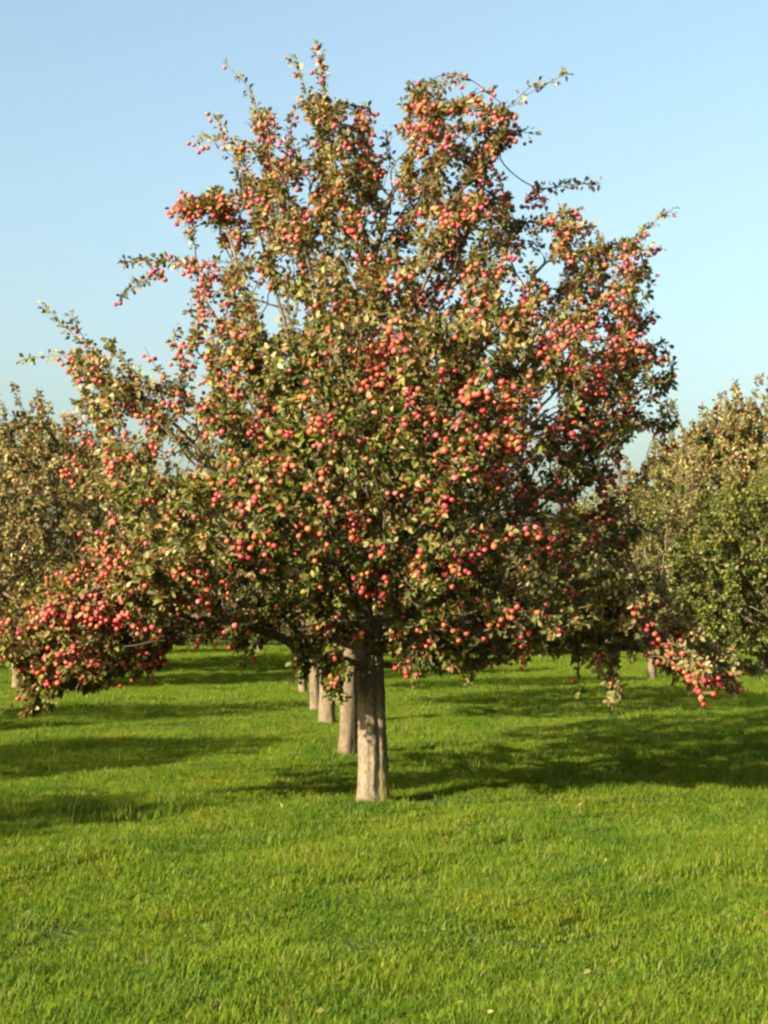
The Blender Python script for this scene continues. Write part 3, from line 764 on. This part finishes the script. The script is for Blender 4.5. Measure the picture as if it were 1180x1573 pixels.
at_f('siz', 'FLOAT_VECTOR', np.stack([pts[:, 2], pts[:, 2], hz], 1).astype(np.float32), 'vector')
at_f('vid', 'INT', vid.astype(np.int32), 'value')
gm.update(); gm.materials.append(M_blade)
go = link(bpy.data.objects.new('grass', gm)); tag(go, 'short lush green meadow grass with a few straw blades', 'grass', kind='stuff')
ng = bpy.data.node_groups.new('grass_scatter', 'GeometryNodeTree')
ng.interface.new_socket('Geometry', in_out='INPUT', socket_type='NodeSocketGeometry'); ng.interface.new_socket('Geometry', in_out='OUTPUT', socket_type='NodeSocketGeometry')
gi = ng.nodes.new('NodeGroupInput'); gout = ng.nodes.new('NodeGroupOutput')
ci = ng.nodes.new('GeometryNodeCollectionInfo'); ci.inputs['Collection'].default_value = pc; ci.inputs['Separate Children'].default_value = True; ci.inputs['Reset Children'].default_value = True
ip = ng.nodes.new('GeometryNodeInstanceOnPoints'); ip.inputs['Pick Instance'].default_value = True
def named(nm, dt):
    a = ng.nodes.new('GeometryNodeInputNamedAttribute'); a.data_type = dt; a.inputs['Name'].default_value = nm; return a
a1 = named('rotz', 'FLOAT_VECTOR'); a2 = named('siz', 'FLOAT_VECTOR'); a3 = named('vid', 'INT')
ng.links.new(gi.outputs[0], ip.inputs['Points']); ng.links.new(ci.outputs[0], ip.inputs['Instance'])
ng.links.new(a1.outputs[0], ip.inputs['Rotation']); ng.links.new(a2.outputs[0], ip.inputs['Scale']); ng.links.new(a3.outputs[0], ip.inputs['Instance Index'])
ng.links.new(ip.outputs[0], gout.inputs[0])
md = go.modifiers.new('scatter', 'NODES'); md.node_group = ng
print('grass patches', n)

# a thin litter of yellowed apple leaves lying in the grass
r3 = np.random.default_rng(5); nl = 230
yy_ = r3.uniform(7, 24, nl); xx_ = r3.normal(0, 1, nl) * (yy_ * .16); Pl = np.stack([xx_, yy_, gz(xx_, yy_) + r3.uniform(.03, .075, nl)], 1)
Dl = unit(np.stack([r3.normal(size=nl), r3.normal(size=nl), r3.normal(size=nl) * .35], 1)); Nl = unit(r3.normal(size=(nl, 3)) * .4 + (0, 0, 1)); Ll = r3.uniform(.03, .055, nl)
Cl = np.array([(.13, .10, .03), (.10, .06, .02), (.15, .13, .045), (.07, .04, .015)])[r3.integers(0, 4, nl)]
fl = link(bpy.data.objects.new('fallen_leaves', leaves_mesh('fallen_leaves', Pl, Dl, Nl, Ll, Ll * .6, Cl, M_leaf)))
tag(fl, 'thin litter of small yellowed leaves lying in the short grass', 'leaf litter', kind='stuff')
